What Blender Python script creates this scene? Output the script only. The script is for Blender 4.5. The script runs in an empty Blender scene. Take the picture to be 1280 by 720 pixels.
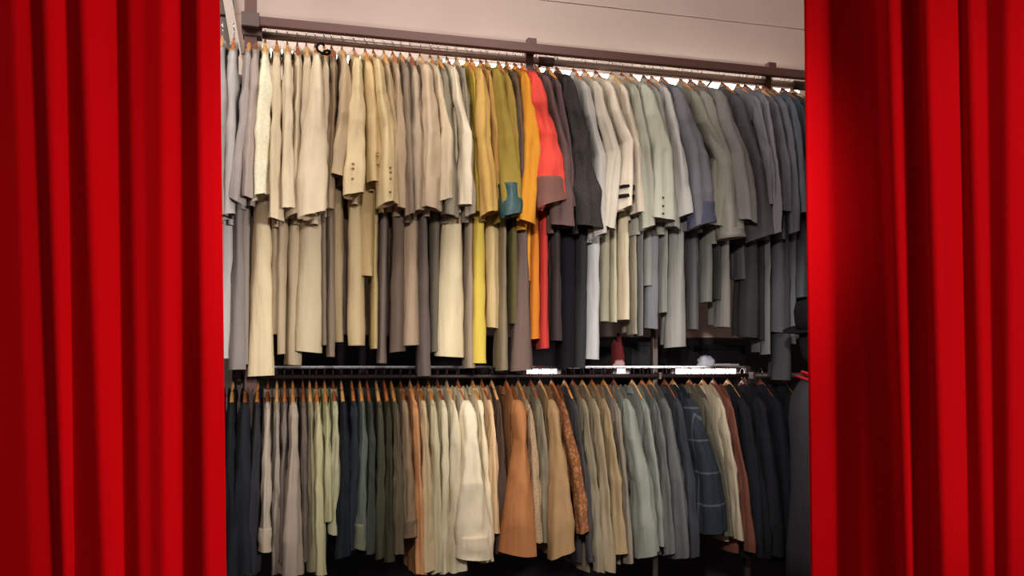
import bpy, math, random
from mathutils import Vector, Matrix, noise
random.seed(7)
C = bpy.context.scene.collection
scn = bpy.context.scene
PI = math.pi
# ------------------------------------------------------------------ camera, world, lights, exposure
F = 1100.0; HY = 458.0; CZ = 1.6
cam = bpy.data.cameras.new('camera'); co = bpy.data.objects.new('camera', cam); C.objects.link(co)
co.location = (0, 0, CZ); co.rotation_euler = (PI/2, 0, 0)
cam.sensor_width = 36; cam.lens = F/1280*36; cam.shift_y = (HY-360)/1280; cam.clip_start = .05
scn.camera = co
scn.view_settings.view_transform = 'Standard'; scn.view_settings.look = 'None'
scn.view_settings.gamma = 1; scn.view_settings.use_curve_mapping = False
scn.view_settings.exposure = 0.0
w = bpy.data.worlds.new('world'); scn.world = w; w.use_nodes = True
w.node_tree.nodes['Background'].inputs[0].default_value = (1, .93, .88, 1)
w.node_tree.nodes['Background'].inputs[1].default_value = 0.21
def area(name, loc, target, size, power, color, sy=None):
    l = bpy.data.lights.new(name, 'AREA'); l.energy = power; l.color = color
    l.shape = 'RECTANGLE'; l.size = size; l.size_y = sy or size
    o = bpy.data.objects.new(name, l); C.objects.link(o); o.location = loc
    o.rotation_euler = (Vector(target)-Vector(loc)).to_track_quat('-Z', 'Y').to_euler(); return o
def spot(name, loc, target, ang, power, color, rad=.15, blend=.3):
    l = bpy.data.lights.new(name, 'SPOT'); l.energy = power; l.color = color
    l.spot_size = math.radians(ang); l.spot_blend = blend; l.shadow_soft_size = rad
    o = bpy.data.objects.new(name, l); C.objects.link(o); o.location = loc
    o.rotation_euler = (Vector(target)-Vector(loc)).to_track_quat('-Z', 'Y').to_euler(); return o
area('ceiling_light_key', (.1, 2.6, 3.75), (.3, 4.1, 2.75), 1.9, 24, (1, .94, .89), .35)
area('side_fill', (-1.5, 2.5, 3.6), (.5, 3.95, 1.9), .5, 16, (1, .95, .89), .5)  # added out-of-view side fill, strengthens light and dark across the cloth folds
spot('front_fill_right', (-.32, -.5, 2.75), (.54, 3.9, 1.6), 25, 370, (1, .96, .92), .12, .5)  # added fill from the camera side for the right part of the rack
spot('front_fill_left', (.25, -.5, 2.9), (-.16, 3.8, 1.55), 31, 240, (1, .96, .92), .12, .4)  # added fill from the camera side for the left part of the rack
spot('curtain_fill_left', (2.3, .1, 2.4), (-1.05, 2.3, 1.8), 36, 450, (1, .95, .92), .3)  # invented off-frame spot, rakes the left curtain so its folds shade
spot('curtain_fill_right', (4.2, .0, 2.4), (1.2, 2.3, 1.8), 30, 510, (1, .95, .92), .4)  # invented off-frame spot, does the same for the right curtain

# ------------------------------------------------------------------ frame of the rack
P0 = Vector((-1.07, 3.6)); R = Vector((.9655, .2601)); N = Vector((.2601, -.9655))
RZ = math.atan2(R.y, R.x)
def W(s, u, z): p = P0 + R*s + N*u; return Vector((p.x, p.y, z))
def s_at(px, u):
    k = (px-640)/F
    return (k*(P0.y+u*N.y) - P0.x - u*N.x)/(R.x - k*R.y)
def z_at(px, py, u):
    s = s_at(px, u); y = (P0+R*s+N*u).y
    return CZ + (HY-py)/F*y, y
def sl(c):
    c = c/255
    return c/12.92 if c <= .04045 else ((c+.055)/1.055)**2.4
# ------------------------------------------------------------------ materials
def new_mat(name):
    m = bpy.data.materials.new(name); m.use_nodes = True
    nt = m.node_tree; return m, nt, nt.nodes['Principled BSDF']
def plain(name, rgb, rough=.5, metal=0, var=.08, scale=30, emit=None, bump=0, lin=False):
    m, nt, b = new_mat(name)
    c = rgb if lin else [sl(v) for v in rgb]
    tc = nt.nodes.new('ShaderNodeTexCoord'); nz = nt.nodes.new('ShaderNodeTexNoise')
    nz.inputs['Scale'].default_value = scale; nz.inputs['Detail'].default_value = 4
    nt.links.new(tc.outputs['Object'], nz.inputs['Vector'])
    mx = nt.nodes.new('ShaderNodeMix'); mx.data_type = 'RGBA'
    mx.inputs[6].default_value = [v*(1-var) for v in c]+[1]
    mx.inputs[7].default_value = [min(1, v*(1+var)) for v in c]+[1]
    nt.links.new(nz.outputs['Fac'], mx.inputs[0]); nt.links.new(mx.outputs[2], b.inputs['Base Color'])
    b.inputs['Roughness'].default_value = rough; b.inputs['Metallic'].default_value = metal
    if bump:
        bp = nt.nodes.new('ShaderNodeBump'); bp.inputs['Strength'].default_value = bump
        bp.inputs['Distance'].default_value = .01
        nt.links.new(nz.outputs['Fac'], bp.inputs['Height']); nt.links.new(bp.outputs[0], b.inputs['Normal'])
    if emit:
        b.inputs['Emission Color'].default_value = (*emit[0], 1); b.inputs['Emission Strength'].default_value = emit[1]
    return m
GAIN = 1.0; DESAT = .18
mats = {}
def cloth(rgb, kind='plain', gain=1.0, sheen=.0):
    key = (tuple(rgb), kind, gain)
    if key in mats: return mats[key]
    m, nt, b = new_mat('cloth_%s' % kind)
    gy = .3*rgb[0]+.6*rgb[1]+.1*rgb[2]; ds = DESAT if max(rgb)-min(rgb) < 90 else 0
    c = [min(.85, sl(v+(gy*w_-v)*ds)*gain*GAIN) for v, w_ in zip(rgb, (1.05, 1, .92))]
    L, nw = nt.links.new, nt.nodes.new
    tc = nw('ShaderNodeTexCoord'); mp = nw('ShaderNodeMapping'); mp.inputs['Scale'].default_value = (22, 22, 4)
    nz = nw('ShaderNodeTexNoise'); nz.inputs['Scale'].default_value = 1; nz.inputs['Detail'].default_value = 5
    L(tc.outputs['Object'], mp.inputs[0]); L(mp.outputs[0], nz.inputs['Vector'])
    mx = nw('ShaderNodeMix'); mx.data_type = 'RGBA'
    mx.inputs[6].default_value = [v*.80 for v in c]+[1]; mx.inputs[7].default_value = [min(1, v*1.18) for v in c]+[1]
    L(nz.outputs['Fac'], mx.inputs[0]); out = mx.outputs[2]
    if kind in ('plaid', 'knit', 'tweed', 'lace'):
        if kind == 'plaid':
            sx = nw('ShaderNodeSeparateXYZ'); L(tc.outputs['Object'], sx.inputs[0])
            def lines(sock, period, wd):
                a = nw('ShaderNodeMath'); a.operation = 'PINGPONG'; a.inputs[1].default_value = period/2; L(sock, a.inputs[0])
                g = nw('ShaderNodeMapRange'); g.inputs['From Min'].default_value = 0; g.inputs['From Max'].default_value = wd
                g.inputs['To Min'].default_value = 1; g.inputs['To Max'].default_value = 0; L(a.outputs[0], g.inputs['Value']); return g.outputs[0]
            ad = nw('ShaderNodeMath'); ad.operation = 'ADD'; ad.use_clamp = True
            L(lines(sx.outputs['Z'], .14, .006), ad.inputs[0]); L(lines(sx.outputs['Y'], .12, .004), ad.inputs[1])
            fac = ad.outputs[0]; c2 = (.085, .105, .115, 1); st = .8
        else:
            vo = nw('ShaderNodeTexVoronoi'); vo.inputs['Scale'].default_value = {'knit': 70, 'tweed': 160, 'lace': 110}[kind]
            L(tc.outputs['Object'], vo.inputs['Vector'])
            g = nw('ShaderNodeMapRange'); g.inputs['From Min'].default_value = .25; g.inputs['From Max'].default_value = .6; L(vo.outputs['Distance'], g.inputs['Value'])
            fac = g.outputs[0]; c2 = {'knit': [v*.35 for v in c]+[1], 'tweed': [v*1.7 for v in c]+[1], 'lace': [min(.8, v*1.3) for v in c]+[1]}[kind]; st = .75
        m2 = nw('ShaderNodeMix'); m2.data_type = 'RGBA'; mu = nw('ShaderNodeMath'); mu.operation = 'MULTIPLY'; mu.inputs[1].default_value = st
        L(fac, mu.inputs[0]); L(mu.outputs[0], m2.inputs[0]); L(out, m2.inputs[6]); m2.inputs[7].default_value = c2; out = m2.outputs[2]
    L(out, b.inputs['Base Color'])
    n2 = nw('ShaderNodeTexNoise'); n2.inputs['Scale'].default_value = 60; n2.inputs['Detail'].default_value = 3
    L(tc.outputs['Object'], n2.inputs['Vector'])
    bp = nw('ShaderNodeBump'); bp.inputs['Strength'].default_value = .25; bp.inputs['Distance'].default_value = .004
    L(n2.outputs['Fac'], bp.inputs['Height']); L(bp.outputs[0], b.inputs['Normal'])
    mp3 = nw('ShaderNodeMapping'); mp3.inputs['Scale'].default_value = (55, 55, 5); n3 = nw('ShaderNodeTexNoise'); n3.inputs['Scale'].default_value = 1; n3.inputs['Detail'].default_value = 2
    L(tc.outputs['Object'], mp3.inputs[0]); L(mp3.outputs[0], n3.inputs['Vector'])
    b3 = nw('ShaderNodeBump'); b3.inputs['Strength'].default_value = .22; b3.inputs['Distance'].default_value = .02
    L(n3.outputs['Fac'], b3.inputs['Height']); L(bp.outputs[0], b3.inputs['Normal']); L(b3.outputs[0], b.inputs['Normal'])
    b.inputs['Roughness'].default_value = .5 if kind == 'satin' else .9
    b.inputs['Specular IOR Level'].default_value = .5 if kind == 'satin' else .15
    mats[key] = m; return m
M_wall = plain('plaster_pink_beige', (196, 176, 166), .8, var=.10, scale=3, bump=.1)
M_grey = plain('panel_grey', (128, 120, 112), .7, var=.06, scale=5)
M_white = plain('trim_white', (222, 205, 192), .6, var=.04)
M_dark = plain('wall_shade_dark', (34, 30, 32), .8, var=.15, scale=6)  # near-black colour standing in for shade on the lower wall
M_ceil = plain('ceiling_paint', (200, 190, 182), .8, var=.05, scale=4)
M_floor = plain('floor_screed', (70, 64, 60), .6, var=.2, scale=6)
M_brown = plain('steel_brown', (92, 62, 55), .45, .2, var=.1)
M_pipe = plain('galvanised_pipe', (190, 178, 170), .35, .85, var=.08)
M_chrome = plain('chrome', (215, 210, 208), .2, 1.0, var=.03)
M_dkpipe = plain('dark_pipe', (62, 46, 46), .5, .4, var=.1)
M_clamp = plain('clamp_steel', (95, 80, 75), .5, .6, var=.15)
M_shelf = plain('shelf_steel', (120, 112, 112), .3, .8, var=.1)
M_wood = [plain('hanger_wood', c, .38, var=.18, scale=12) for c in ((196, 128, 62), (176, 100, 48), (205, 150, 90), (140, 72, 40))]
M_tube = plain('lamp_tube', (255, 250, 240), .4, emit=((1, .93, .84), 13))
M_tube2 = plain('lamp_tube_low', (255, 250, 240), .4, emit=((1, .93, .93), 5))
M_cap = plain('lamp_cap', (200, 195, 190), .5)
M_btn = plain('button_dark', (30, 26, 24), .3)
M_btn2 = plain('button_tan', (158, 126, 84), .3)
# ------------------------------------------------------------------ helpers
def mesh(name, verts, faces, mat, parent=None, smooth=True):
    me = bpy.data.meshes.new(name); me.from_pydata([tuple(v) for v in verts], [], faces)
    me.materials.append(mat)
    if smooth: me.polygons.foreach_set('use_smooth', [True]*len(me.polygons))
    o = bpy.data.objects.new(name, me); C.objects.link(o)
    if parent is not None: o.parent = parent
    return o
def tag(o, label, cat, group=None, kind=None):
    o['label'] = label; o['category'] = cat
    if group: o['group'] = group
    if kind: o['kind'] = kind
    n = len(label.split())
    if not 4 <= n <= 16: print('LABEL LENGTH', n, label)
    return o
def empty(name, loc, rz=0):
    o = bpy.data.objects.new(name, None); C.objects.link(o); o.location = loc; o.rotation_euler = (0, 0, rz); o.empty_display_size = .05; return o
def boxv(x0, x1, y0, y1, z0, z1):
    v = [(x, y, z) for z in (z0, z1) for y in (y0, y1) for x in (x0, x1)]
    f = [(0, 2, 3, 1), (4, 5, 7, 6), (0, 1, 5, 4), (2, 6, 7, 3), (0, 4, 6, 2), (1, 3, 7, 5)]
    return v, f
def box(name, b, mat, parent=None, bevel=0):
    v, f = boxv(*b); o = mesh(name, v, f, mat, parent, False)
    if bevel:
        md = o.modifiers.new('bevel', 'BEVEL'); md.width = bevel; md.segments = 2
    return o
def boxes(name, bs, mat, parent=None):
    V, Fc = [], []
    for b in bs:
        v, f = boxv(*b); n = len(V); V += v; Fc += [tuple(i+n for i in q) for q in f]
    return mesh(name, V, Fc, mat, parent, False)
def tube_pts(pts, rad, seg=8):
    V, Fc = [], []
    pts = [Vector(p) for p in pts]; n = len(pts)
    rads = rad if isinstance(rad, (list, tuple)) else [rad]*n
    t0 = (pts[1]-pts[0]).normalized(); up = Vector((0, 0, 1)) if abs(t0.z) < .9 else Vector((1, 0, 0))
    a = t0.cross(up).normalized()
    for i, p in enumerate(pts):
        t = (pts[min(i+1, n-1)]-pts[max(i-1, 0)]).normalized()
        a = (a - t*a.dot(t)).normalized(); b = t.cross(a)
        for k in range(seg):
            an = 2*PI*k/seg; V.append(p + (a*math.cos(an)+b*math.sin(an))*rads[i])
    for i in range(n-1):
        for k in range(seg):
            k2 = (k+1) % seg; Fc.append((i*seg+k, i*seg+k2, (i+1)*seg+k2, (i+1)*seg+k))
    Fc.append(tuple(range(seg-1, -1, -1))); Fc.append(tuple((n-1)*seg+k for k in range(seg)))
    return V, Fc
def pipe(name, pts, rad, mat, parent=None, seg=10):
    v, f = tube_pts(pts, rad, seg); return mesh(name, v, f, mat, parent)
def interp(keys, k):
    """piecewise smooth interpolation of tuples: keys = [(k, a, b, ...)]"""
    for i in range(len(keys)-1):
        if k <= keys[i+1][0]:
            f = (k-keys[i][0])/(keys[i+1][0]-keys[i][0]); f = f*f*(3-2*f)
            return [a+(b-a)*f for a, b in zip(keys[i][1:], keys[i+1][1:])]
    return list(keys[-1][1:])

def cloth_tube(keys, rows, seg, seed, fold=.2, wr=.004, tilt=0., hem=.025, closed_top=True, power=1.0, nf=3):
    """hanging cloth tube. local axes: x = along the rail, y = -u (towards the room), z up.
    keys: (k, t, u, z, rt, ru)."""
    V, Fc = [], []
    rnd = random.Random(seed); p1, p2, p3 = [rnd.uniform(0, 2*PI) for _ in range(3)]
    off = Vector((rnd.uniform(0, 50), rnd.uniform(0, 50), rnd.uniform(0, 50)))
    ringn = 0
    def ring(k, scale=1.0, dz=0.):
        t, u, z, rt, ru = interp(keys, k)
        for j in range(seg):
            a = 2*PI*j/seg; ca, sa = math.cos(a), math.sin(a)
            amp = fold*min(1, .25+k*1.1)
            m = 1 + amp*(.55*math.sin(nf*a+p1+2.2*k)+.3*math.sin((nf+2)*a+p2-3*k)+.15*math.sin((nf+4)*a+p3))
            x = rt*ca*m*scale; y = ru*sa*m*scale
            nv = noise.noise(Vector((a*1.6*math.cos(a*.5), z*9, k*2))+off)
            nw_ = noise.noise(Vector((ca*1.2, sa*1.2, z*17))+off)
            d = wr*(1.4*nv + 1.0*nw_*math.sin(PI*min(1, k*1.15))**.5 if k*1.15 < 1 else 1.4*nv)
            x += ca*d; y += sa*d
            V.append((t+x, -(u+y), z+dz + (tilt*x + .25*tilt*y)*k*k))
    for i in range(rows+1): ring(i/rows)
    nr = rows+1
    if hem:      # turned-in hem: the cloth goes back up inside
        ring(1, .95, .0005); ring(1-.5*hem/.3, .90, 0); ring(max(.6, 1-hem/.12), .75, 0); nr += 3
    for i in range(nr-1):
        if hem and i == rows: continue
        for j in range(seg):
            j2 = (j+1) % seg; Fc.append((i*seg+j, (i+1)*seg+j, (i+1)*seg+j2, i*seg+j2))
    Fc.append(tuple(range(seg))); Fc.append(tuple((nr-1)*seg+j for j in range(seg-1, -1, -1)))
    return V, Fc

def body_mesh(t0, t1, ln, half, th, seed, neck=.05, drop=.034, tip=.12):
    """coat body hung on the hanger: two cloth faces with a shoulder line, open neck."""
    rnd = random.Random(seed); off = Vector((rnd.uniform(0, 50), rnd.uniform(0, 50), rnd.uniform(0, 50)))
    nu, nz = 14, 12; V, Fc = [], []
    ring = []
    for i in range(nu+1): ring.append((-1+2*i/nu, 1))
    for i in range(nu+1): ring.append((1-2*i/nu, -1))
    n = len(ring)
    for r in range(nz+1):
        k = r/nz
        for (q, sd) in ring:
            u = q*half*(1+.04*k)
            au = abs(u)
            top = -drop-.015*max(0, 1-au/neck) if au < neck else -drop-(tip-drop)*((au-neck)/(half-neck))**1.15
            z = top + (-ln-top)*k
            tt = th*(.72+.28*min(1, k*3))*(1-.75*abs(q)**6)
            d = .012*noise.noise(Vector((u*16, sd*2, z*3))+off)*min(1, k*3)
            V.append((t0+(t1-t0)*k + sd*tt/2 + d, -u, z))
    for r in range(nz):
        for j in range(n):
            j2 = (j+1) % n; Fc.append((r*n+j, (r+1)*n+j, (r+1)*n+j2, r*n+j2))
    return V, Fc

def disc(c, nrm, r, th, seg=8):
    c = Vector(c); nrm = Vector(nrm).normalized()
    a = nrm.orthogonal().normalized(); b = nrm.cross(a); V = []
    for e in (0, 1):
        for k in range(seg):
            an = 2*PI*k/seg; V.append(c+nrm*th*(e-.3)+(a*math.cos(an)+b*math.sin(an))*r*(1-.25*e))
    Fc = [(k, (k+1) % seg, seg+(k+1) % seg, seg+k) for k in range(seg)]
    Fc += [tuple(range(seg-1, -1, -1)), tuple(range(seg, 2*seg))]
    return V, Fc

# ------------------------------------------------------------------ the setting
UW = -.47                       # back wall face, measured behind the rail
def struct(o): o['kind'] = 'structure'; return o
def rbox(name, s0, s1, u0, u1, z0, z1, mat, parent=None, bevel=0):
    """box in rack axes"""
    c = W(s0, 0, 0)
    v, f = boxv(0, s1-s0, -u1, -u0, z0, z1)
    o = mesh(name, v, f, mat, parent, False); o.location = (c.x, c.y, 0); o.rotation_euler = (0, 0, RZ)
    if bevel:
        md = o.modifiers.new('bevel', 'BEVEL'); md.width = bevel; md.segments = 2
    return o
wb = struct(empty('wall_back', W(-1.3, UW, 0), RZ))
# long plaster boards, each with its own edge: joints climb to the left as in the photo
zj = [1.75, 2.42, 3.035, 3.215, 3.44, 3.9]
for i in range(len(zj)-1):
    v, f = boxv(1.19, 5.6, (0, .004, -.004, .003, 0)[i], .06, zj[i]+.0012, zj[i+1]-.0012)
    o = mesh('board', v, f, M_wall, wb, False)
    md = o.modifiers.new('bevel', 'BEVEL'); md.width = .003; md.segments = 2
box('backing', (1.15, 5.6, .03, .12, 0, 3.9), M_wall, wb)
box('lower_wall_shade', (1.15, 5.6, -.002, .06, 0, 1.746), M_dark, wb)  # shade below the shelf put into the wall colour
wl = struct(empty('wall_left', W(-1.3, UW+.02, 0), RZ))
for a, b in ((0, 1.1), (1.108, 2.2), (2.208, 3.19), (3.2, 3.9)):
    box('panel', (-.6, 1.216, 0, .06, a, b), M_grey, wl, .004)
tr = struct(empty('trim_1', W(-.055, UW+.045, 2.2), RZ))
v, f = boxv(-.02, .02, -.015, .015, 0, 1.7)
v = [(x-(.06 if z == 0 else 0) + (.012 if z == 0 else -.16), y, z) for x, y, z in v]
v = [(x+.048 if z == 0 else x, y, z if z > 0 else .72) for x, y, z in v]
mesh('batten', v, f, M_white, tr, False)
wr_ = struct(rbox('wall_right', 3.0, 3.1, UW-.05, 1.8, 0, 3.9, M_wall))
fl = struct(box('floor', (-4, 5, -3, 6, -.1, 0), M_floor))
ce = struct(box('ceiling', (-4, 5, -.5, 6, 3.9, 4.0), M_ceil))

# ------------------------------------------------------------------ curtains
def curtain(name, keys, Y, z0, z1, mat, label, grp):
    a, b = keys[0][0], keys[-1][0]
    nx, nz = int((b-a)/1.8), 40
    def prof(j, ks):
        return ks
    V = []
    for r in range(nz+1):
        z = z0+(z1-z0)*r/nz
        py = HY-(z-CZ)/Y*F
        g = min(1.5, max(-.3, (py-17)/686))
        xs = [k[0]+(k[1]-k[0])*g for k in keys]; ps = [k[2] for k in keys]
        if len(keys[0]) > 3: ps = [k[2]+(k[3]-k[2])*min(1, max(0, g)) for k in keys]
        def pv(x):
            for i in range(len(xs)-1):
                if x <= xs[i+1]:
                    f = (x-xs[i])/(xs[i+1]-xs[i]); f = max(0, min(1, f)); return ps[i]+(ps[i+1]-ps[i])*f
            return ps[-1]
        for j in range(nx+1):
            x = xs[0]+(xs[-1]-xs[0])*j/nx
            p = sum(pv(x+d)*wt for d, wt in ((-4, .1), (-2, .22), (0, .36), (2, .22), (4, .1)))
            p *= .85; V.append(((x-640)/F*(Y-p), Y-p, z))
    Fc = []
    for r in range(nz):
        for j in range(nx):
            q = r*(nx+1)+j; Fc.append((q, q+1, q+nx+2, q+nx+1))
    root = empty(name, ((xs[0]+xs[-1]-1280)/2/F*Y, Y, z0))
    V = [(x-root.location.x, y-root.location.y, z-z0) for x, y, z in V]
    o = mesh('drape', V, Fc, mat, root)
    md = o.modifiers.new('solid', 'SOLIDIFY'); md.thickness = .006; md.offset = 1
    return tag(root, label, 'curtain', grp)
m, nt, b = new_mat('curtain_red_velvet')
tc = nt.nodes.new('ShaderNodeTexCoord'); mp = nt.nodes.new('ShaderNodeMapping'); mp.inputs['Scale'].default_value = (60, 60, .6)
nz_ = nt.nodes.new('ShaderNodeTexNoise'); nz_.inputs['Scale'].default_value = 1
nt.links.new(tc.outputs['Object'], mp.inputs[0]); nt.links.new(mp.outputs[0], nz_.inputs['Vector'])
mx = nt.nodes.new('ShaderNodeMix'); mx.data_type = 'RGBA'; mx.inputs[6].default_value = (.44, .0012, .003, 1); mx.inputs[7].default_value = (.54, .0015, .004, 1)
nt.links.new(nz_.outputs['Fac'], mx.inputs[0]); nt.links.new(mx.outputs[2], b.inputs['Base Color'])
b.inputs['Roughness'].default_value = .9; b.inputs['Specular IOR Level'].default_value = .02
M_red = m
CY = 2.25
KL = [(-170, -170, .03), (-130, -120, .08), (-90, -80, .04), (-60, -50, .09), (-25, -30, .05), (18, 40, .085), (42, 72, .07), (57, 82, .11),
      (86, 93, .07), (103, 132, .115), (149, 156, .055), (162, 176, .090), (180, 190, .085), (203, 205, .094), (230, 230, .058), (248, 258, .11), (275, 283, .085)]
KR = [(1005, 1013, .05), (1042, 1045, .018), (1068, 1076, .055), (1096, 1122, .088), (1110, 1134, .125), (1138, 1141, .092), (1156, 1180, .15),
      (1199, 1208, .075), (1209, 1232, .10), (1231, 1240, .08), (1258, 1262, .105), (1290, 1292, .07), (1330, 1330, .12), (1380, 1380, .06), (1430, 1430, .1)]
curtain('stage_curtain', KL, CY, .02, 3.1, M_red, 'tall red pleated curtain hanging along the left edge of the view', 'red stage curtains')
curtain('stage_curtain', KR, CY, .02, 3.1, M_red, 'tall red pleated curtain hanging along the right edge of the view', 'red stage curtains')
rd = empty('curtain_rod', (0, CY-.07, 3.12)); tag(rd, 'long brass rod above the picture carrying both red curtains', 'curtain rod')
pipe('rod', [(-2.3, 0, 0), (2.3, 0, 0)], .018, M_chrome, rd)
for x in (-2.3, 2.3):
    pipe('finial', [(x-.03, 0, 0), (x, 0, 0), (x+.03, 0, 0)], [.015, .035, .01], M_chrome, rd)
pipe('hanger_rod', [(-1.2, 0, 0), (-1.2, 0, .78)], .008, M_chrome, rd); pipe('hanger_rod', [(1.2, 0, 0), (1.2, 0, .78)], .008, M_chrome, rd)

# ------------------------------------------------------------------ steel rack
RAILZ = CZ+1.36; LOWZ = CZ-.043
SL, SR = -.30, s_at(1075, 0)
rack = empty('garment_rack', W(0, 0, 0), RZ)
tag(rack, 'brown steel frame rack with a high beam and pipe rail carrying the upper row', 'rack')
BZ = CZ+1.385
SP = s_at(314, -.05)
def rk(name, b, mat=M_brown, bevel=.003): return box(name, b, mat, rack, bevel)
rk('beam', (SP-.02, SR, -.088, -.058, BZ-.019, BZ+.019))
rk('post', (SP-.024, SP+.024, -.056, -.008, 0, BZ+.6), M_brown)
rk('base_plate', (SP-.07, SP+.07, -.10, .04, .0005, .012), M_brown)
rk('clamp', (SP-.035, SP+.035, -.095, .0, BZ-.028, BZ+.03), M_clamp)
rk('clamp', (SP-.03, SP+.045, -.062, .0, RAILZ-.028, RAILZ+.028), M_clamp)
pipe('hanging_rail', [(SP, 0, RAILZ), (SR, 0, RAILZ)], .016, M_pipe, rack, 12)
for px in (661, 958):
    s = s_at(px, 0)
    rk('upright_stub', (s-.021, s+.021, -.055, -.019, RAILZ+.018, BZ+.055), M_brown)
    rk('bracket', (s-.018, s+.018, -.0165, .02, RAILZ-.10, RAILZ+.03), M_brown)
sc = s_at(682, 0)
pipe('coupling', [(sc-.035, 0, RAILZ), (sc+.035, 0, RAILZ)], .021, M_clamp, rack, 12)
pipe('coupling', [(s_at(992, 0), 0, RAILZ), (s_at(1006, 0), 0, RAILZ)], .022, M_clamp, rack, 12)
# diagonal braces
for px in (668, 884):
    s = s_at(px, .0); pipe('brace', [(s+.05, .03, RAILZ+.01), (s, .03, RAILZ-.055)], .006, M_clamp, rack, 6)
# lower shelf and rail
s0, s1 = s_at(290, 0), s_at(935, 0)
shf = empty('steel_shelf', W(0, 0, 0), RZ); tag(shf, 'long thin steel shelf with a pipe rail beneath between the two clothes rows', 'shelf')
box('shelf_plate', (s0, s1, .035, .36, CZ-.010, CZ-.002), M_shelf, shf, .001)
box('front_lip', (s0, s1, .028, .034, CZ-.006, CZ+.003), M_chrome, shf, .001)
pipe('hanging_rail', [(s0, 0, LOWZ), (s1, 0, LOWZ)], .009, M_dkpipe, shf, 12)
for px in (300, 818, 934):
    s = s_at(px, -.05); box('post', (s-.013, s+.013, .0385, .0645, 0, CZ+.22 if px == 818 else CZ+.002), M_clamp, shf, .002)
    box('arm', (s-.006, s+.006, -.016, .045, LOWZ-.016, LOWZ+.016), M_clamp, shf)
# wall lamps
def lamp(name, px0, px1, u, z, mat, label, n=1, rad=.013):
    for i in range(n):
        a = px0+(px1-px0)*i/n; b_ = px0+(px1-px0)*(i+.96)/n
        sa, sb = s_at(a, u), s_at(b_, u); r = empty(name, W(sa, u, z), RZ); L = sb-sa
        pipe('lamp_tube', [(.02, 0, 0), (L-.02, 0, 0)], rad, mat, r, 10)
        box('housing', (0, L, .016, .05, -.02, .02), M_cap, r, .002)
        for x in (0, L-.02): box('end_cap', (x, x+.02, -.018, .016, -.018, .018), M_cap, r, .002)
        tag(r, label[i], 'lamp', 'bright tube lamps behind the hangers')
for a, b_, z_, l_ in ((332, 540, 1.437, 'glowing tube lamp on the wall above the cream jackets at left'), (548, 775, 1.462, 'glowing tube lamp on the wall behind the yellow and coral jackets'),
                 (783, 1010, 1.470, 'glowing tube lamp on the wall behind the grey jackets at right')):
    lamp('tube_lamp', a, b_, UW+.056, CZ+z_, M_tube, [l_])
lamp('tube_lamp', 838, 926, -.12, CZ-.026, M_tube2, ['bright tube lamp under the shelf at right above the amber hangers'])
lamp('tube_lamp', 652, 702, -.12, CZ-.024, M_tube2, ['short bright tube lamp under the shelf above the brown suede jacket'], 1, .009)
lamp('tube_lamp', 765, 786, -.12, CZ-.022, M_tube2, ['tiny bright lamp under the shelf below the red folded cloth'], 1, .009)

# ------------------------------------------------------------------ hangers
def hanger(root_loc, rz, mat, half, label, grp, tilt, hook=None):
    r = empty('coat_hanger', root_loc, rz+tilt)
    tag(r, label, 'hanger', grp)
    pts = [Vector((0, -.013+.0, -.010))]
    pts = [(0, -.021*math.cos(a)+.0, .0+.021*math.sin(a)) for a in [math.radians(x) for x in range(-30, 181, 30)]]
    pts += [(0, .020, -.012), (0, .006, -.026), (0, 0, -.034), (0, 0, -.044)]
    pipe('hook', pts, .0022, hook or M_chrome, r, 5)
    V, Fc = [], []
    n = 10
    for i in range(n+1):
        q = -1+2*i/n; u = q*half; zc = -.049-.088*abs(q)**1.15; hh = .017-.008*abs(q); th = .006+.005*abs(q)
        for k in range(6):
            a = 2*PI*k/6; V.append((th*math.cos(a), -u, zc+hh*math.sin(a)))
    for i in range(n):
        for k in range(6):
            k2 = (k+1) % 6; Fc.append((i*6+k, i*6+k2, (i+1)*6+k2, (i+1)*6+k))
    Fc += [tuple(range(5, -1, -1)), tuple(n*6+k for k in range(6))]
    mesh('shoulder_bar', V, Fc, mat, r)
    return r

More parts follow.
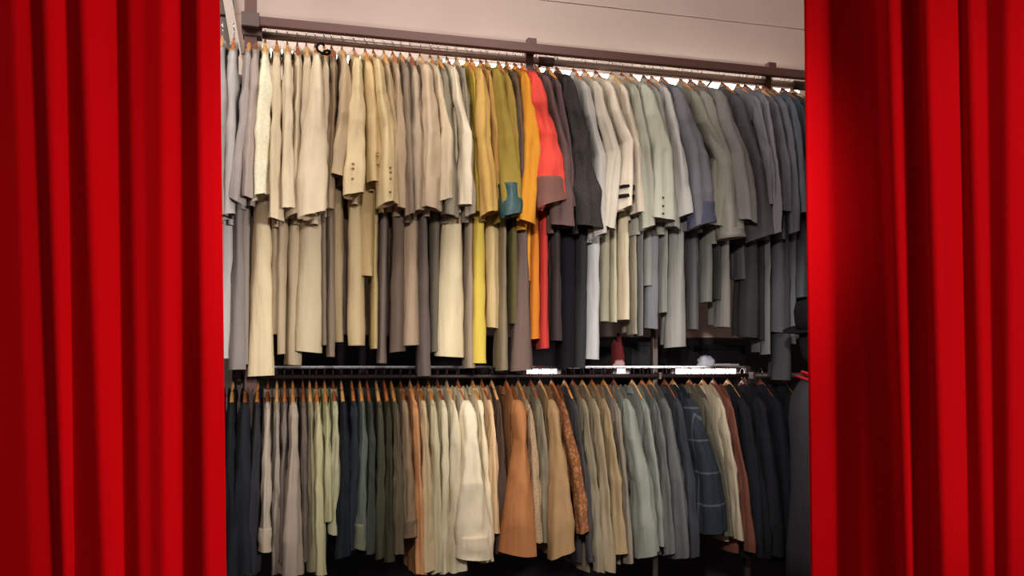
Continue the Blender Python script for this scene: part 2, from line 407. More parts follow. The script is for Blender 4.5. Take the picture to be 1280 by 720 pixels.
# ------------------------------------------------------------------ jackets
ORD = ['', 'first', 'second', 'third', 'fourth', 'fifth', 'sixth', 'seventh', 'eighth', 'ninth', 'tenth', 'eleventh', 'twelfth', 'thirteenth', 'fourteenth', 'fifteenth']
def jacket(i, row, g, railz, label, grp, seed):
    xt, xb, w_, yb, col, desc = g[:6]; opt = g[6] if len(g) > 6 else {}
    kind = opt.get('kind', 'jacket'); tex = opt.get('tex', 'plain')
    uf = .20 + opt.get('du', (0, .016, -.012)[i % 3])
    s = s_at(xt, uf-.01)
    zc, y = z_at(xb, yb, uf+.01)
    tb = s_at(xb, uf+.02)-s
    th = math.radians(15)+math.atan((xt-640)/F); wm = w_*y/F/2
    ru = opt.get('ru', .058)
    ru = min(ru, max(.035, wm*1.6))
    rt = math.sqrt(max(wm*wm-(ru*math.sin(th))**2, .017**2))/math.cos(th)
    r = empty(kind, W(s, 0, railz), RZ)
    tag(r, label, kind.split('_')[-1], grp)
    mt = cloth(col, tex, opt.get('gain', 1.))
    ln = railz-zc
    tm = opt.get('mid', None); tmid = (s_at(tm, uf+.03)-s) if tm else tb*.55
    blen = ln+opt.get('body', .02)
    V, Fc = body_mesh(0, tb*.5, blen, uf-.035, opt.get('bth', .040), seed, drop=.064 if row == 'upper' else .036, tip=.124 if row == 'upper' else .118)
    mesh('body', V, Fc, mt, r)
    wt = opt.get('wt', .62)
    zt = -.112 if row == 'upper' else -.098
    keys = [(0, 0, uf-.075, zt, rt*.14, ru*.15), (.03, 0, uf-.064, zt-.012, rt*.28, ru*.45), (.09, tmid*.05, uf-.042, zt-.05, rt*.46, ru*.75), (.22, tmid*.22, uf-.018, zt-.04-.2*(ln-.12), rt*(wt+.06), ru*.97),
            (.5, tmid, uf+.006, -.12-.5*(ln-.12), rt*(.5+wt*.5), ru*1.0), (.8, tmid+(tb-tmid)*.65, uf+.022, -.12-.8*(ln-.12), rt*.98, ru*.92), (1, tb, uf+.028, -ln, rt*opt.get('wb', 1), ru*.86)]
    tilt = opt.get('tilt', random.choice((-.22, -.1, .1, .22, .3)))
    cf = opt.get('cuff')
    V, Fc = cloth_tube(keys, 34, 24, seed, opt.get('fold', .32), opt.get('wr', .006), tilt)
    mesh('sleeve', V, Fc, mt, r)
    if cf:   # turn-back cuff of another cloth
        ccol, k0, ctex = cf
        ks = [(0, *interp(keys, k0)), (.5, *interp(keys, (1+k0)/2)), (1, *interp(keys, 1))]
        ks = [(a, b_, c, d-(.004 if a == 1 else 0), e*1.12+.002, f*1.1+.002) for a, b_, c, d, e, f in ks]
        V, Fc = cloth_tube(ks, 8, 18, seed, .10, .004, tilt)
        c = mesh('cuff', V, Fc, cloth(ccol, ctex), r); c['label'] = opt['cufflabel']
    for kk in opt.get('stripes', []):
        a = interp(keys, kk-.008); b_ = interp(keys, kk+.008)
        V, Fc = cloth_tube([(0, a[0], a[1], a[2], a[3]*1.2, a[4]*1.12), (1, b_[0], b_[1], b_[2], b_[3]*1.2, b_[4]*1.12)], 3, 18, seed, .1, 0, 0, 0)
        mesh('cuff_stripe', V, Fc, cloth((22, 20, 22)), r)['label'] = 'black stripe around the cuff'
    # rear sleeve, further in, hangs straight
    kr = [(k, t*.6, -(u-.02), z, a*.8, b_*.85) for k, t, u, z, a, b_ in keys]
    V, Fc = cloth_tube(kr, 10, 10, seed+5, .12, .004, 0)
    mesh('sleeve', V, Fc, mt, r)
    # collar standing around the hanger neck
    V = []; n = 12
    for q in range(n+1):
        a = 2*PI*q/n
        for (dz, sc_) in ((-.080, 1.3), (-.050, 1.05), (-.046, .9), (-.070, .85)):
            V.append((.017*sc_*math.cos(a), -.056*sc_*math.sin(a), dz-.006*(1-abs(math.cos(a)))))
    Fc = [(q*4+k, (q+1)*4+k, (q+1)*4+k+1, q*4+k+1) for q in range(n) for k in range(3)]
    mesh('collar', V, Fc, mt, r)
    for kk, sd in opt.get('buttons', []):
        a = interp(keys, kk); an = math.radians(sd)
        nrm = Vector((math.cos(an), -math.sin(an), 0))
        V, Fc = disc((a[0]+a[3]*1.13*math.cos(an), -(a[1]+a[4]*1.13*math.sin(an)), a[2]), nrm, opt.get('br', .006), .006)
        mesh('button', V, Fc, opt.get('bm', M_btn2), r)
    if opt.get('strap'):
        pts = [(.02*math.cos(a)+.03*q+.01, -.10-.09*q, -.055-.07*q+.014*math.sin(a)) for q, a in [(j/12, j*.75) for j in range(13)]]
        pipe('strap', pts, .0055, cloth((18, 16, 16)), r, 6)['label'] = 'thin black looped strap at the neck'
    hl = 'wooden hanger holding the ' + label.split(',')[0] if False else None
    return r, s

def run_row(rows, railz, rowname, anchors, grp, seed0):
    """rows sorted left to right; label = look + counted from the nearest named neighbour"""
    names = {}
    for i, g in enumerate(rows):
        opt = g[6] if len(g) > 6 else {}
        if opt.get('anchor'): names[i] = opt['anchor']
    ai = sorted(names)
    for i, g in enumerate(rows):
        opt = g[6] if len(g) > 6 else {}
        if i in names: lab = f"{g[5]} hanging on the {rowname} rail"; ref = names[i]; hl = f"hanger inside the {names[i]} on the {rowname} rail"
        else:
            cand = [(abs(i-a), a) for a in ai]; d, a = min(cand)
            side = 'left' if i < a else 'right'
            lab = f"{g[5]}, {ORD[d]} {side} of the {names[a]}, {rowname} rail"
            hl = f"hanger of the {ORD[d]} garment {side} of the {names[a]}, {rowname} rail"
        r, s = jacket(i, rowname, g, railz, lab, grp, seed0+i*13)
        half = .13
        col = M_wood[(i*7+3) % 4]
        hanger(W(s, 0, railz+.0155), RZ, col, half, hl, f'hangers on the {rowname} rail', 0, M_dkpipe if rowname == 'lower' else None)

U = [
 (262, 256, 24, 262, (150, 146, 144), 'pale grey jacket half behind the curtain'),
 (274, 268, 26, 268, (160, 156, 154), 'light grey jacket beside the curtain edge'),
 (290, 282, 24, 272, (172, 168, 165), 'light lavender grey jacket', {'wt': .8}),
 (310, 294, 19, 252, (158, 148, 143), 'mauve grey jacket with pointed cuff', {'mid': 306, 'tilt': -.5}),
 (319, 309, 14, 248, (166, 150, 142), 'dusty taupe narrow jacket'),
 (331, 326, 22, 247, (228, 212, 176), 'cream jacket with frayed lace sleeve', {'tex': 'lace', 'wt': .85, 'anchor': 'lace sleeved jacket'}),
 (346, 344, 17, 275, (205, 186, 152), 'warm sand jacket'),
 (360, 360, 16, 262, (212, 194, 160), 'cream jacket with soft folds'),
 (373, 368, 18, 271, (200, 182, 150), 'beige jacket with round cuff'),
 (385, 386, 20, 268, (190, 172, 142), 'beige jacket partly covered'),
 (397, 389, 30, 271, (218, 198, 164), 'wide cream jacket with two black cuff buttons', {'buttons': [(.9, 200), (.94, 200)], 'bm': M_btn, 'br': .009, 'strap': 1, 'du': .03, 'anchor': 'black buttoned cream jacket', 'mid': 394}),
 (408, 407, 13, 263, (208, 188, 158), 'slim cream jacket'),
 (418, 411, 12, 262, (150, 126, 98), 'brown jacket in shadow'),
 (432, 422, 22, 222, (182, 156, 120), 'tan jacket with raised sleeve', {'mid': 432}),
 (448, 441, 26, 246, (212, 188, 140), 'pale straw jacket with buttoned cuff', {'du': .03, 'buttons': [(.8, 100), (.85, 100), (.9, 100)]}),
 (462, 469, 22, 230, (205, 176, 122), 'golden beige jacket with short sleeve', {'buttons': [(.76, 80), (.82, 80), (.88, 80)], 'tilt': .1}),
 (474, 483, 23, 257, (210, 184, 132), 'golden beige jacket with curved sleeve', {'mid': 485, 'du': .035, 'buttons': [(.74, 80), (.8, 80), (.86, 80), (.92, 80)], 'anchor': 'curved sleeved gold jacket', 'tilt': .3}),
 (486, 492, 17, 257, (196, 168, 128), 'sandy jacket', {'mid': 495}),
 (498, 503, 16, 262, (184, 158, 124), 'camel jacket', {}),
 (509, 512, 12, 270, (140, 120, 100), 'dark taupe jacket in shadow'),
 (520, 523, 20, 266, (178, 158, 132), 'grey beige jacket'),
 (535, 538, 25, 262, (200, 174, 142), 'smooth sand jacket with wide sleeve', {'du': .025, 'mid': 541}),
 (548, 556, 16, 252, (206, 184, 150), 'pale sand jacket with bent sleeve', {'mid': 558}),
 (557, 562, 20, 271, (142, 132, 112), 'olive grey jacket'),
 (570, 582, 18, 258, (222, 206, 176), 'ivory jacket beside the yellow ones', {'mid': 584, 'du': .02, 'anchor': 'ivory jacket'}),
 (582, 588, 12, 270, (150, 138, 120), 'grey beige jacket'),
 (594, 597, 13, 266, (190, 160, 66), 'mustard yellow narrow jacket'),
 (603, 611, 22, 268, (196, 156, 88), 'ochre jacket with wide cuff', {'mid': 604, 'du': .03}),
 (614, 624, 15, 262, (182, 142, 80), 'ochre brown jacket'),
 (624, 638, 25, 270, (142, 120, 52), 'olive gold jacket with teal satin cuff', {'cuff': ((22, 66, 66), .80, 'satin'), 'cufflabel': 'teal satin turned cuff', 'du': .045}),
 (636, 648, 20, 262, (156, 128, 60), 'olive jacket', {'tilt': .3}),
 (648, 652, 14, 250, (100, 76, 60), 'brown jacket squeezed thin'),
 (660, 656, 24, 279, (200, 134, 42), 'orange yellow jacket with bowed sleeve', {'mid': 664, 'du': .03}),
 (671, 688, 32, 256, (208, 70, 58), 'coral red jacket with brown cuff', {'cuff': ((112, 72, 62), .83, 'plain'), 'cufflabel': 'brown ribbed cuff', 'wr': .012, 'du': .045, 'anchor': 'coral red jacket', 'mid': 684}),
 (686, 702, 26, 284, (94, 70, 66), 'plum brown long jacket', {'mid': 703}),
 (699, 712, 22, 262, (90, 66, 66), 'dark plum jacket'),
 (712, 724, 20, 250, (66, 52, 46), 'dark brown jacket with folded tan cuff', {'cuff': ((110, 80, 62), .92, 'plain'), 'cufflabel': 'tan folded cuff'}),
 (715, 735, 30, 285, (42, 38, 36), 'charcoal shaggy jacket', {'tex': 'tweed', 'wr': .014, 'du': .03}),
 (733, 748, 22, 296, (172, 166, 160), 'silver grey long jacket', {'mid': 750}),
 (748, 757, 22, 286, (188, 178, 160), 'pale stone jacket with bent sleeve', {'mid': 768}),
 (765, 780, 22, 262, (206, 192, 172), 'cream jacket with two black cuff stripes', {'stripes': [.86, .91], 'mid': 785, 'du': .02, 'anchor': 'black striped cuff jacket'}),
 (782, 797, 20, 268, (204, 188, 168), 'smooth cream jacket', {'mid': 796}),
 (797, 808, 20, 286, (156, 156, 140), 'grey green jacket'),
 (811, 827, 30, 276, (172, 172, 154), 'pale sage jacket with buttoned cuff', {'buttons': [(.87, 110), (.91, 110), (.95, 110)], 'mid': 828, 'bm': M_btn, 'br': .005}),
 (824, 840, 18, 286, (146, 146, 136), 'dull sage jacket'),
 (836, 852, 22, 272, (174, 170, 166), 'light ash grey jacket'),
 (851, 876, 32, 282, (108, 106, 114), 'blue grey jacket with navy cuff', {'cuff': ((72, 76, 96), .86, 'plain'), 'cufflabel': 'navy cuff', 'mid': 872, 'anchor': 'navy cuffed jacket'}),
 (872, 893, 26, 284, (130, 128, 112), 'olive grey jacket with bent sleeve', {'mid': 902}),
 (886, 912, 32, 298, (132, 128, 118), 'warm grey jacket with folded cuff', {'cuff': ((122, 118, 108), .93, 'plain'), 'cufflabel': 'grey folded cuff', 'mid': 908}),
 (903, 932, 30, 278, (118, 116, 112), 'mid grey jacket', {'mid': 925, 'du': .03}),
 (926, 951, 32, 298, (78, 76, 78), 'dark charcoal jacket', {'mid': 945}),
 (948, 961, 16, 258, (116, 114, 122), 'slate shirt with cuffed sleeve', {'kind': 'shirt', 'anchor': 'slate shirt'}),
 (960, 968, 14, 293, (120, 116, 124), 'bluish grey shirt', {'kind': 'shirt'}),
 (971, 980, 15, 266, (104, 100, 112), 'purple grey shirt', {'kind': 'shirt'}),
 (982, 990, 16, 292, (98, 98, 108), 'blue grey shirt', {'kind': 'shirt'}),
 (993, 1001, 15, 268, (84, 92, 102), 'steel blue shirt', {'kind': 'shirt'}),
 (1004, 1012, 16, 272, (70, 80, 88), 'dark steel blue shirt', {'kind': 'shirt'}),
 (1018, 1026, 18, 280, (60, 64, 70), 'dark shirt behind the right curtain', {'kind': 'shirt'}),
]
run_row(U, RAILZ, 'upper', None, 'jackets and shirts on the upper rail', 100)

# ------------------------------------------------------------------ trousers under the jackets
def trousers(i, g, seed):
    xt, xb, wt_, wb_, yb, col, desc, lab = g[:8]; opt = g[8] if len(g) > 8 else {}
    uf = .10+(0, .02, -.02, .01)[i % 4]+opt.get('du', 0)
    s = s_at(xt, uf); zb, y = z_at(xb, yb, uf); tb = s_at(xb, uf)-s
    th = math.radians(15)+math.atan((xt-640)/F)
    def rts(wpx, ru):
        wm = wpx*y/F/2; return math.sqrt(max(wm*wm-(ru*math.sin(th))**2, .010**2))/math.cos(th)
    ru = .045
    r = empty('trousers', W(s, 0, RAILZ), RZ); tag(r, lab, 'trousers', 'trousers hanging below the upper jackets')
    mt = cloth(col, 'plain')
    ln = RAILZ-zb; zt = -.24
    for a, (du, z_off, sc_) in enumerate(((0, 0, 1), (-(.075 if yb < 448 else .05), .012, .8))):
        ks = [(0, 0, uf+du-.01, zt, .010, ru*.7), (.1, 0, uf+du, zt-.1*(ln+zt), rts(wt_, ru)*.5*sc_, ru), (.35, tb*.2, uf+du, zt-.35*(ln+zt), rts(wt_, ru)*sc_, ru),
              (.7, tb*.7, uf+du, zt-.7*(ln+zt), (rts(wt_, ru)*.5+rts(wb_, ru)*.5)*sc_, ru), (1, tb, uf+du, -ln+z_off, rts(wb_, ru)*sc_, ru*1.05)]
        V, Fc = cloth_tube(ks, 22, 16, seed+a*3, .26, .004, opt.get('tilt', random.uniform(-.12, .12)), nf=2)
        mesh('trouser_leg', V, Fc, mt, r)
    box('waistband', (-.012, .012, -(uf+.045), -(uf-.10), zt-.022, zt+.015), mt, r, .006)
T = [
 (285, 281, 22, 18, 448, (185, 182, 178), 'pale grey'), (299, 296, 12, 20, 462, (140, 132, 127), 'taupe grey'), (309, 306, 12, 14, 455, (150, 138, 126), 'dull taupe'),
 (329, 325, 22, 31, 470, (224, 204, 160), 'long cream', 'A'), (344, 345, 14, 14, 418, (170, 150, 120), 'tan'), (355, 352, 12, 11, 443, (184, 162, 128), 'sand'),
 (371, 366, 20, 22, 456, (186, 166, 132), 'beige'), (391, 386, 26, 32, 440, (204, 186, 148), 'wide pale beige', 'A'), (404, 405, 10, 11, 432, (134, 116, 98), 'brown'),
 (412, 413, 8, 10, 446, (140, 122, 102), 'dull brown'), (422, 423, 14, 14, 428, (176, 150, 110), 'tan'), (443, 446, 16, 22, 432, (214, 188, 138), 'straw'),
 (460, 460, 22, 22, 346, (204, 174, 116), 'short golden', 'A'), (469, 467, 8, 8, 436, (198, 174, 112), 'thin straw'), (482, 477, 10, 14, 454, (140, 122, 112), 'mauve brown'),
 (500, 497, 14, 20, 440, (126, 106, 90), 'dark taupe'), (514, 512, 22, 27, 432, (200, 170, 138), 'smooth sand', 'A'), (527, 530, 12, 17, 470, (118, 104, 98), 'long grey brown'),
 (544, 544, 14, 18, 440, (116, 106, 90), 'dark olive grey'), (566, 562, 22, 32, 446, (226, 208, 164), 'wide cream', 'A'), (585, 586, 12, 13, 460, (156, 136, 116), 'taupe'),
 (598, 597, 16, 21, 454, (208, 182, 80), 'mustard yellow', 'A'), (612, 617, 14, 20, 410, (204, 174, 120), 'pale ochre'), (628, 627, 10, 14, 463, (132, 116, 90), 'olive brown'),
 (641, 640, 12, 12, 405, (92, 82, 46), 'dark olive'), (652, 652, 10, 26, 463, (108, 86, 78), 'flared brown'), (656, 657, 12, 11, 352, (216, 152, 56), 'amber'), (667, 667, 10, 13, 424, (200, 118, 42), 'orange', 'A'),
 (679, 678, 12, 15, 436, (184, 58, 52), 'coral red', 'A'), (693, 695, 12, 15, 426, (62, 50, 52), 'dark brown'), (712, 711, 26, 30, 460, (20, 19, 24), 'wide black', 'A'), (728, 723, 14, 15, 460, (46, 46, 47), 'charcoal'),
 (742, 738, 15, 20, 449, (178, 177, 178), 'light grey', 'A'), (755, 755, 12, 14, 402, (146, 140, 116), 'khaki grey'), (765, 764, 10, 12, 403, (182, 174, 146), 'stone'), (778, 779, 15, 18, 400, (204, 188, 156), 'cream', 'A'),
 (790, 790, 10, 11, 418, (154, 144, 124), 'grey beige'), (799, 798, 8, 8, 420, (112, 110, 110), 'thin grey'), (811, 809, 16, 18, 358, (134, 134, 128), 'short grey', 'A'), (814, 813, 16, 18, 411, (118, 118, 124), 'slate', '', {'du': -.03}),
 (829, 827, 10, 11, 391, (138, 138, 128), 'sage grey'), (846, 844, 16, 22, 434, (146, 146, 140), 'long ash grey', 'A'), (866, 865, 14, 16, 412, (94, 94, 94), 'iron grey'),
 (884, 882, 13, 15, 378, (116, 116, 110), 'mid grey'), (895, 895, 10, 11, 375, (62, 62, 60), 'dark grey'), (906, 902, 13, 17, 409, (122, 120, 114), 'warm grey', 'A'), (924, 923, 10, 11, 350, (88, 88, 88), 'short iron grey'),
 (938, 935, 16, 22, 422, (62, 62, 64), 'wide dark grey'), (950, 949, 8, 8, 425, (50, 50, 52), 'thin charcoal'), (957, 956, 8, 9, 443, (116, 116, 118), 'thin silver grey', 'A'), (972, 971, 16, 24, 416, (98, 98, 106), 'blue grey'),
 (979, 976, 10, 22, 475, (74, 75, 80), 'long slate', '', {'du': -.02}), (988, 988, 8, 12, 430, (112, 112, 118), 'silver blue'), (1001, 1000, 16, 18, 372, (90, 96, 106), 'steel blue'), (1014, 1012, 14, 16, 420, (60, 62, 68), 'dark blue'),
]
ta = [i for i, g in enumerate(T) if len(g) > 7 and g[7] == 'A']
for i, g in enumerate(T):
    d, a = min((abs(i-a), a) for a in ta)
    if d == 0: lab = f"{g[6]} trouser legs hanging below the upper row of jackets"
    else: lab = f"{g[6]} trousers below the upper jackets, {ORD[d]} {'left' if i < a else 'right'} of the {T[a][6]} pair"
    opt = g[8] if len(g) > 8 else {}
    trousers(i, (*g[:7], lab, opt), 900+i*17)

# ------------------------------------------------------------------ lower row
Lr = [
 (272, 266, 22, 715, (30, 32, 38), 'black jacket half behind the curtain'),
 (288, 283, 22, 712, (26, 28, 34), 'black navy jacket beside the curtain', {'wb': 1.2}),
 (305, 298, 30, 716, (32, 34, 40), 'near black jacket with wide sleeve', {'wb': 1.25, 'du': .02}),
 (321, 313, 20, 716, (44, 44, 50), 'charcoal jacket'),
 (334, 331, 13, 686, (168, 154, 136), 'pale taupe shirt with rolled cuff', {'kind': 'shirt', 'cuff': ((176, 160, 136), .86, 'plain'), 'cufflabel': 'rolled cuff', 'anchor': 'rolled cuff taupe shirt'}),
 (346, 346, 13, 715, (150, 138, 124), 'taupe shirt', {'kind': 'shirt'}),
 (356, 352, 10, 700, (116, 104, 96), 'mauve brown shirt', {'kind': 'shirt'}),
 (367, 363, 26, 716, (158, 142, 126), 'mushroom jacket with flared sleeve', {'wt': .35, 'wb': 1.15, 'du': .02}),
 (380, 381, 12, 700, (100, 88, 78), 'dark taupe shirt', {'kind': 'shirt'}),
 (389, 392, 12, 712, (138, 130, 98), 'khaki shirt', {'kind': 'shirt'}),
 (398, 401, 13, 716, (178, 172, 128), 'pale olive shirt', {'kind': 'shirt'}),
 (409, 411, 13, 650, (170, 168, 124), 'pale lime shirt', {'kind': 'shirt', 'du': .02, 'anchor': 'pale lime shirt'}),
 (420, 418, 14, 666, (168, 166, 130), 'light sage shirt', {'kind': 'shirt'}),
 (431, 429, 18, 694, (28, 34, 42), 'navy jacket'),
 (444, 440, 18, 685, (40, 47, 55), 'slate navy jacket'),
 (455, 450, 16, 682, (92, 100, 92), 'grey green jacket with turned cuff', {'cuff': ((112, 114, 92), .85, 'plain'), 'cufflabel': 'lighter turned cuff', 'anchor': 'turned cuff green jacket'}),
 (465, 463, 12, 690, (60, 66, 58), 'dark green jacket'),
 (476, 475, 14, 696, (76, 74, 54), 'olive jacket'),
 (487, 487, 12, 700, (66, 62, 46), 'dark olive jacket'),
 (497, 498, 13, 690, (98, 88, 66), 'olive brown jacket'),
 (508, 511, 18, 668, (152, 126, 94), 'tan jacket with buttoned cuff', {'cuff': ((128, 104, 80), .88, 'plain'), 'cufflabel': 'darker cuff'}),
 (521, 526, 13, 715, (208, 150, 102), 'peach tan shirt', {'kind': 'shirt', 'anchor': 'peach tan shirt'}),
 (532, 536, 13, 712, (204, 178, 132), 'sand shirt', {'kind': 'shirt'}),
 (544, 545, 14, 714, (200, 188, 150), 'pale khaki shirt', {'kind': 'shirt'}),
 (557, 556, 14, 714, (212, 200, 164), 'cream shirt', {'kind': 'shirt'}),
 (570, 571, 20, 712, (216, 202, 168), 'cream jacket with plain sleeve', {'wb': 1.2}),
 (587, 590, 40, 694, (230, 214, 180), 'bulky cream jacket with wide folded cuff', {'wt': .4, 'du': .05, 'wr': .012, 'cuff': ((232, 214, 178), .87, 'plain'), 'cufflabel': 'wide folded cuff', 'anchor': 'bulky cream jacket', 'ru': .07}),
 (603, 610, 16, 700, (222, 206, 168), 'cream jacket with crumpled sleeve', {'wr': .01}),
 (616, 617, 14, 664, (208, 172, 126), 'apricot beige jacket'),
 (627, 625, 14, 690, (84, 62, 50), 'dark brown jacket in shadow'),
 (651, 647, 44, 690, (164, 108, 66), 'large brown suede jacket with flared sleeve', {'wt': .25, 'wb': 1.15, 'du': .05, 'fold': .1, 'ru': .075, 'anchor': 'large suede jacket', 'tilt': -.15}),
 (664, 671, 14, 676, (138, 112, 82), 'brown tweed jacket', {'tex': 'tweed'}),
 (678, 683, 16, 676, (126, 114, 92), 'grey khaki jacket'),
 (694, 700, 32, 692, (152, 116, 74), 'light brown jacket with flared sleeve', {'wt': .35, 'wb': 1.1, 'du': .03, 'tilt': .3}),
 (708, 727, 16, 664, (160, 104, 66), 'brown patterned knit jacket', {'tex': 'knit', 'anchor': 'patterned knit jacket'}),
 (722, 738, 12, 700, (62, 58, 60), 'dark grey jacket'),
 (734, 747, 15, 712, (126, 114, 90), 'khaki jacket'),
 (748, 760, 15, 712, (140, 122, 94), 'khaki brown jacket'),
 (761, 774, 16, 690, (150, 126, 88), 'golden khaki jacket', {'du': .02}),
 (774, 785, 10, 702, (126, 114, 100), 'narrow taupe jacket'),
 (789, 809, 30, 692, (126, 130, 118), 'sage grey jacket with straight hem', {'mid': 804, 'anchor': 'sage grey jacket', 'tilt': .3}),
 (810, 823, 16, 680, (124, 128, 120), 'pale grey green jacket'),
 (824, 836, 14, 690, (92, 94, 92), 'grey jacket'),
 (836, 851, 24, 694, (88, 88, 88), 'iron grey jacket', {'tilt': .3}),
 (852, 866, 16, 694, (54, 56, 62), 'dark slate jacket'),
 (868, 890, 34, 664, (36, 42, 52), 'dark plaid jacket with pale check lines', {'tex': 'plaid', 'mid': 886, 'du': .03, 'anchor': 'dark plaid jacket'}),
 (888, 909, 14, 668, (98, 92, 76), 'olive grey jacket'),
 (906, 922, 12, 673, (182, 166, 138), 'cream narrow coat', {'du': .02}),
 (917, 936, 13, 688, (128, 72, 56), 'rust brown coat', {'anchor': 'rust brown coat'}),
 (934, 950, 24, 694, (32, 32, 38), 'black coat beside the rust one', {'du': -.01}),
 ]
run_row(Lr, LOWZ, 'lower', None, 'jackets and shirts on the lower rail', 3000)
# dark coats on a wall hook rail past the end of the shelf
hk = empty('coat_hook_rail', W(s_at(938, -.0)+.02, -.0, LOWZ), RZ); tag(hk, 'dark short pipe at the shelf end carrying black coats', 'rail')
pipe('rail_pipe', [(0, 0, 0), (.62, 0, 0)], .013, M_clamp, hk)
box('wall_arm', (.56, .59, .01, -UW-.0, -.012, .012), M_clamp, hk); box('wall_arm', (.0, .03, .01, -UW, -.012, .012), M_clamp, hk)
for i, (g, lab) in enumerate([((955, 966, 30, 692, (30, 30, 36), ''), 'black coat past the shelf end, next to the rust brown one'),
              ((975, 984, 28, 700, (26, 26, 36), '', {'du': -.02}), 'dark navy coat past the shelf end, beside the grey dress form'),
              ((1002, 1010, 26, 700, (30, 30, 34), '', {'du': -.03}), 'black coat past the shelf end, half behind the dress form')]):
    r, s = jacket(i, 'end', g, LOWZ, lab, 'dark coats past the shelf end', 5000+i*7)
    hanger(W(s, 0, LOWZ+.0135), RZ, M_wood[3], .13, 'coat hanger of the ' + ['first', 'second', 'third'][i] + ' dark coat past the shelf end', 'hangers past the shelf end', 0)

# ------------------------------------------------------------------ things on the shelf
ZS = CZ-.002
def crumple(name, px, u, wx, wy, h, mat, label, cat, seed, flat=.5):
    s = s_at(px, u); r = W(s, u, ZS); V, Fc = [], []; nr, ns = 8, 14
    off = Vector((seed, seed*2, 0))
    for i in range(nr+1):
        a = PI/2*i/nr if i < nr else PI/2
        for j in range(ns):
            b_ = 2*PI*j/ns; d = 1+.35*noise.noise(Vector((math.cos(b_)*1.7, math.sin(b_)*1.7, i*.5))+off)
            sq = max(abs(math.cos(b_)), abs(math.sin(b_)))**-.5
            V.append((wx/2*math.cos(a)**flat*math.cos(b_)*d*sq, wy/2*math.cos(a)**flat*math.sin(b_)*d*sq, h*math.sin(a)*(1 if i == 0 else d)))
    for i in range(nr):
        for j in range(ns):
            j2 = (j+1) % ns; Fc.append((i*ns+j, i*ns+j2, (i+1)*ns+j2, (i+1)*ns+j))
    Fc.append(tuple(range(ns-1, -1, -1)))
    o = mesh(name, V, Fc, mat); o.location = r; o.rotation_euler = (0, 0, RZ); return tag(o, label, cat)
crumple('white_bundle', 882, -.10, .075, .07, .05, plain('cotton_white', (215, 215, 228), .7), 'small crumpled white cloth bundle on the shelf at right', 'cloth', 4)
crumple('red_cloth', 771, -.14, .055, .09, .125, cloth((110, 30, 34)), 'dark red folded cloth on the shelf below the cream trousers', 'cloth', 9, .35)
crumple('pink_cloth', 774, -.07, .06, .03, .03, cloth((190, 140, 140)), 'small pinkish cloth on the shelf in front of red one', 'cloth', 14)
crumple('black_bag', 850, -.2, .19, .16, .09, cloth((26, 22, 26)), 'low black soft bag on the shelf under the ash trousers', 'bag', 23, .6)
def sbox(name, px0, px1, u0, u1, h, mat, z=ZS):
    s0, s1 = s_at(px0, u1), s_at(px1, u1); c = W((s0+s1)/2, u1, z); r = empty(name, c, RZ); L = (s1-s0)/2
    return r, L, u1-u0
r, L, D = sbox('paper_pack', 894, 924, -.17, -.045, .02, M_white); tag(r, 'flat white paper pack lying on the shelf beside the bundle', 'paper')
box('sheets', (-L, L, 0, D, 0, .014), plain('paper', (190, 184, 188), .6), r, .001); box('wrapper', (-L*.3, L*.3, -.001, D+.001, -.0, .0155), M_cap, r)
r, L, D = sbox('storage_box', 886, 932, -.35, -.19, .1, M_dark); tag(r, 'black storage box on the shelf behind the white bundle', 'box')
md = cloth((22, 20, 26)); box('box_body', (-L, L, 0, D, 0, .085), md, r, .003); box('box_lid', (-L-.004, L+.004, -.004, D+.004, .086, .11), md, r, .004)
r, L, D = sbox('storage_box', 790, 816, -.35, -.15, .1, M_dark); tag(r, 'dark grey storage box on the shelf right of the red cloth', 'box')
md = cloth((44, 44, 48)); box('box_body', (-L, L, 0, D, 0, .10), md, r, .003); box('box_lid', (-L-.004, L+.004, -.004, D+.004, .101, .12), md, r, .004)

# ------------------------------------------------------------------ dress form at the right curtain
u = .42; s = s_at(1021, u); base = W(s, u, 0); ff = empty('dress_form', base, RZ+1.15)
tag(ff, 'dark dress form on a stand half behind the right curtain', 'mannequin')
def lathe(name, prof, mat, parent, seg=24, wx=1, wy=.7, wob=0):
    V, Fc = [], []
    for (r_, z) in prof:
        for j in range(seg):
            a = 2*PI*j/seg; m_ = 1+wob*math.sin(5*a+z*3)
            V.append((r_*wx*math.cos(a)*m_, r_*wy*math.sin(a)*m_, z))
    n = len(prof)
    for i in range(n-1):
        for j in range(seg):
            j2 = (j+1) % seg; Fc.append((i*seg+j, i*seg+j2, (i+1)*seg+j2, (i+1)*seg+j))
    Fc += [tuple(range(seg-1, -1, -1)), tuple((n-1)*seg+j for j in range(seg))]
    return mesh(name, V, Fc, mat, parent)
MF = cloth((34, 32, 36))
lathe('torso', [(.10, .80), (.105, .9), (.09, 1.08), (.10, 1.25), (.115, 1.36), (.105, 1.46), (.07, 1.52), (.04, 1.55)], MF, ff)
lathe('neck', [(.038, 1.545), (.034, 1.58), (.036, 1.62)], MF, ff, 14, 1, 1)
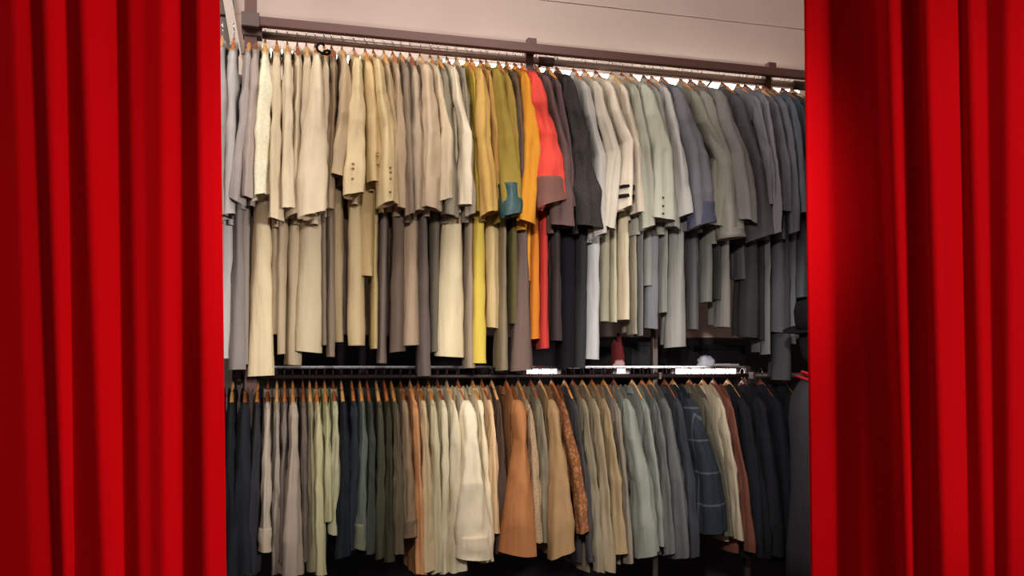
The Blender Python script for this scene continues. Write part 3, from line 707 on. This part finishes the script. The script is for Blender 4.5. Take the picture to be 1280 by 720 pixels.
lathe('head', [(.03, 1.61), (.055, 1.64), (.068, 1.70), (.066, 1.76), (.045, 1.815), (.015, 1.835)], MF, ff, 16, 1, 1.1)
pipe('stand_pole', [(0, 0, .03), (0, 0, .82)], .014, M_clamp, ff)
lathe('stand_base', [(.17, 0.0005), (.17, .012), (.05, .03), (.016, .045)], M_clamp, ff, 24, 1, 1)
ct = empty('draped_coat', base+Vector((0, 0, .62)), RZ+1.15); tag(ct, 'charcoal grey coat worn by the dress form, with red piping at the neck', 'coat')
CG = cloth((58, 58, 64))
lathe('coat_body', [(.165, 0.0), (.155, .2), (.132, .45), (.14, .65), (.148, .76), (.136, .85), (.092, .915), (.058, .935), (.052, .925)], CG, ct, 36, 1, .78, .03)
for sd in (-1, 1):
    k = [(0, sd*.115, 0, .86, .025, .03), (.1, sd*.135, 0, .84, .042, .048), (.5, sd*.17, .01, .55, .04, .045), (1, sd*.185, .04, .22, .038, .042)]
    V, Fc = cloth_tube(k, 18, 14, 60+sd, .12, .005, .1); mesh('sleeve', V, Fc, CG, ct)
pts = [(.075*math.cos(a), -.062*abs(math.sin(a))*1.0-.0 if False else -.062*math.sin(a), .925+.004-.028*math.sin(a)) for a in [2*PI*j/20 for j in range(21)]]
MR = cloth((214, 34, 48)); pipe('neck_piping', pts, .006, MR, ct, 6)['label'] = 'red piping around the neck'
pts = [(.10*math.cos(a), -.083*math.sin(a), .902-.036*math.sin(a)) for a in [2*PI*j/20 for j in range(21)]]
pipe('yoke_piping', pts, .005, MR, ct, 6)['label'] = 'second line of red piping'
ht = empty('felt_hat', base+Vector((0, 0, 1.765)), RZ+.2); ht.rotation_euler = (0, math.radians(-14), RZ+.2)
tag(ht, 'dark felt hat tipped on the dress form at the right curtain', 'hat')
MH = cloth((26, 24, 27))
lathe('crown', [(.078, .0), (.080, .04), (.076, .09), (.062, .125), (.03, .13), (.01, .118)], MH, ht, 20, 1, 1.15)
lathe('brim', [(.077, .004), (.105, -.002), (.132, .008), (.132, .013), (.10, .004), (.079, .010)], MH, ht, 24, 1, 1.15)
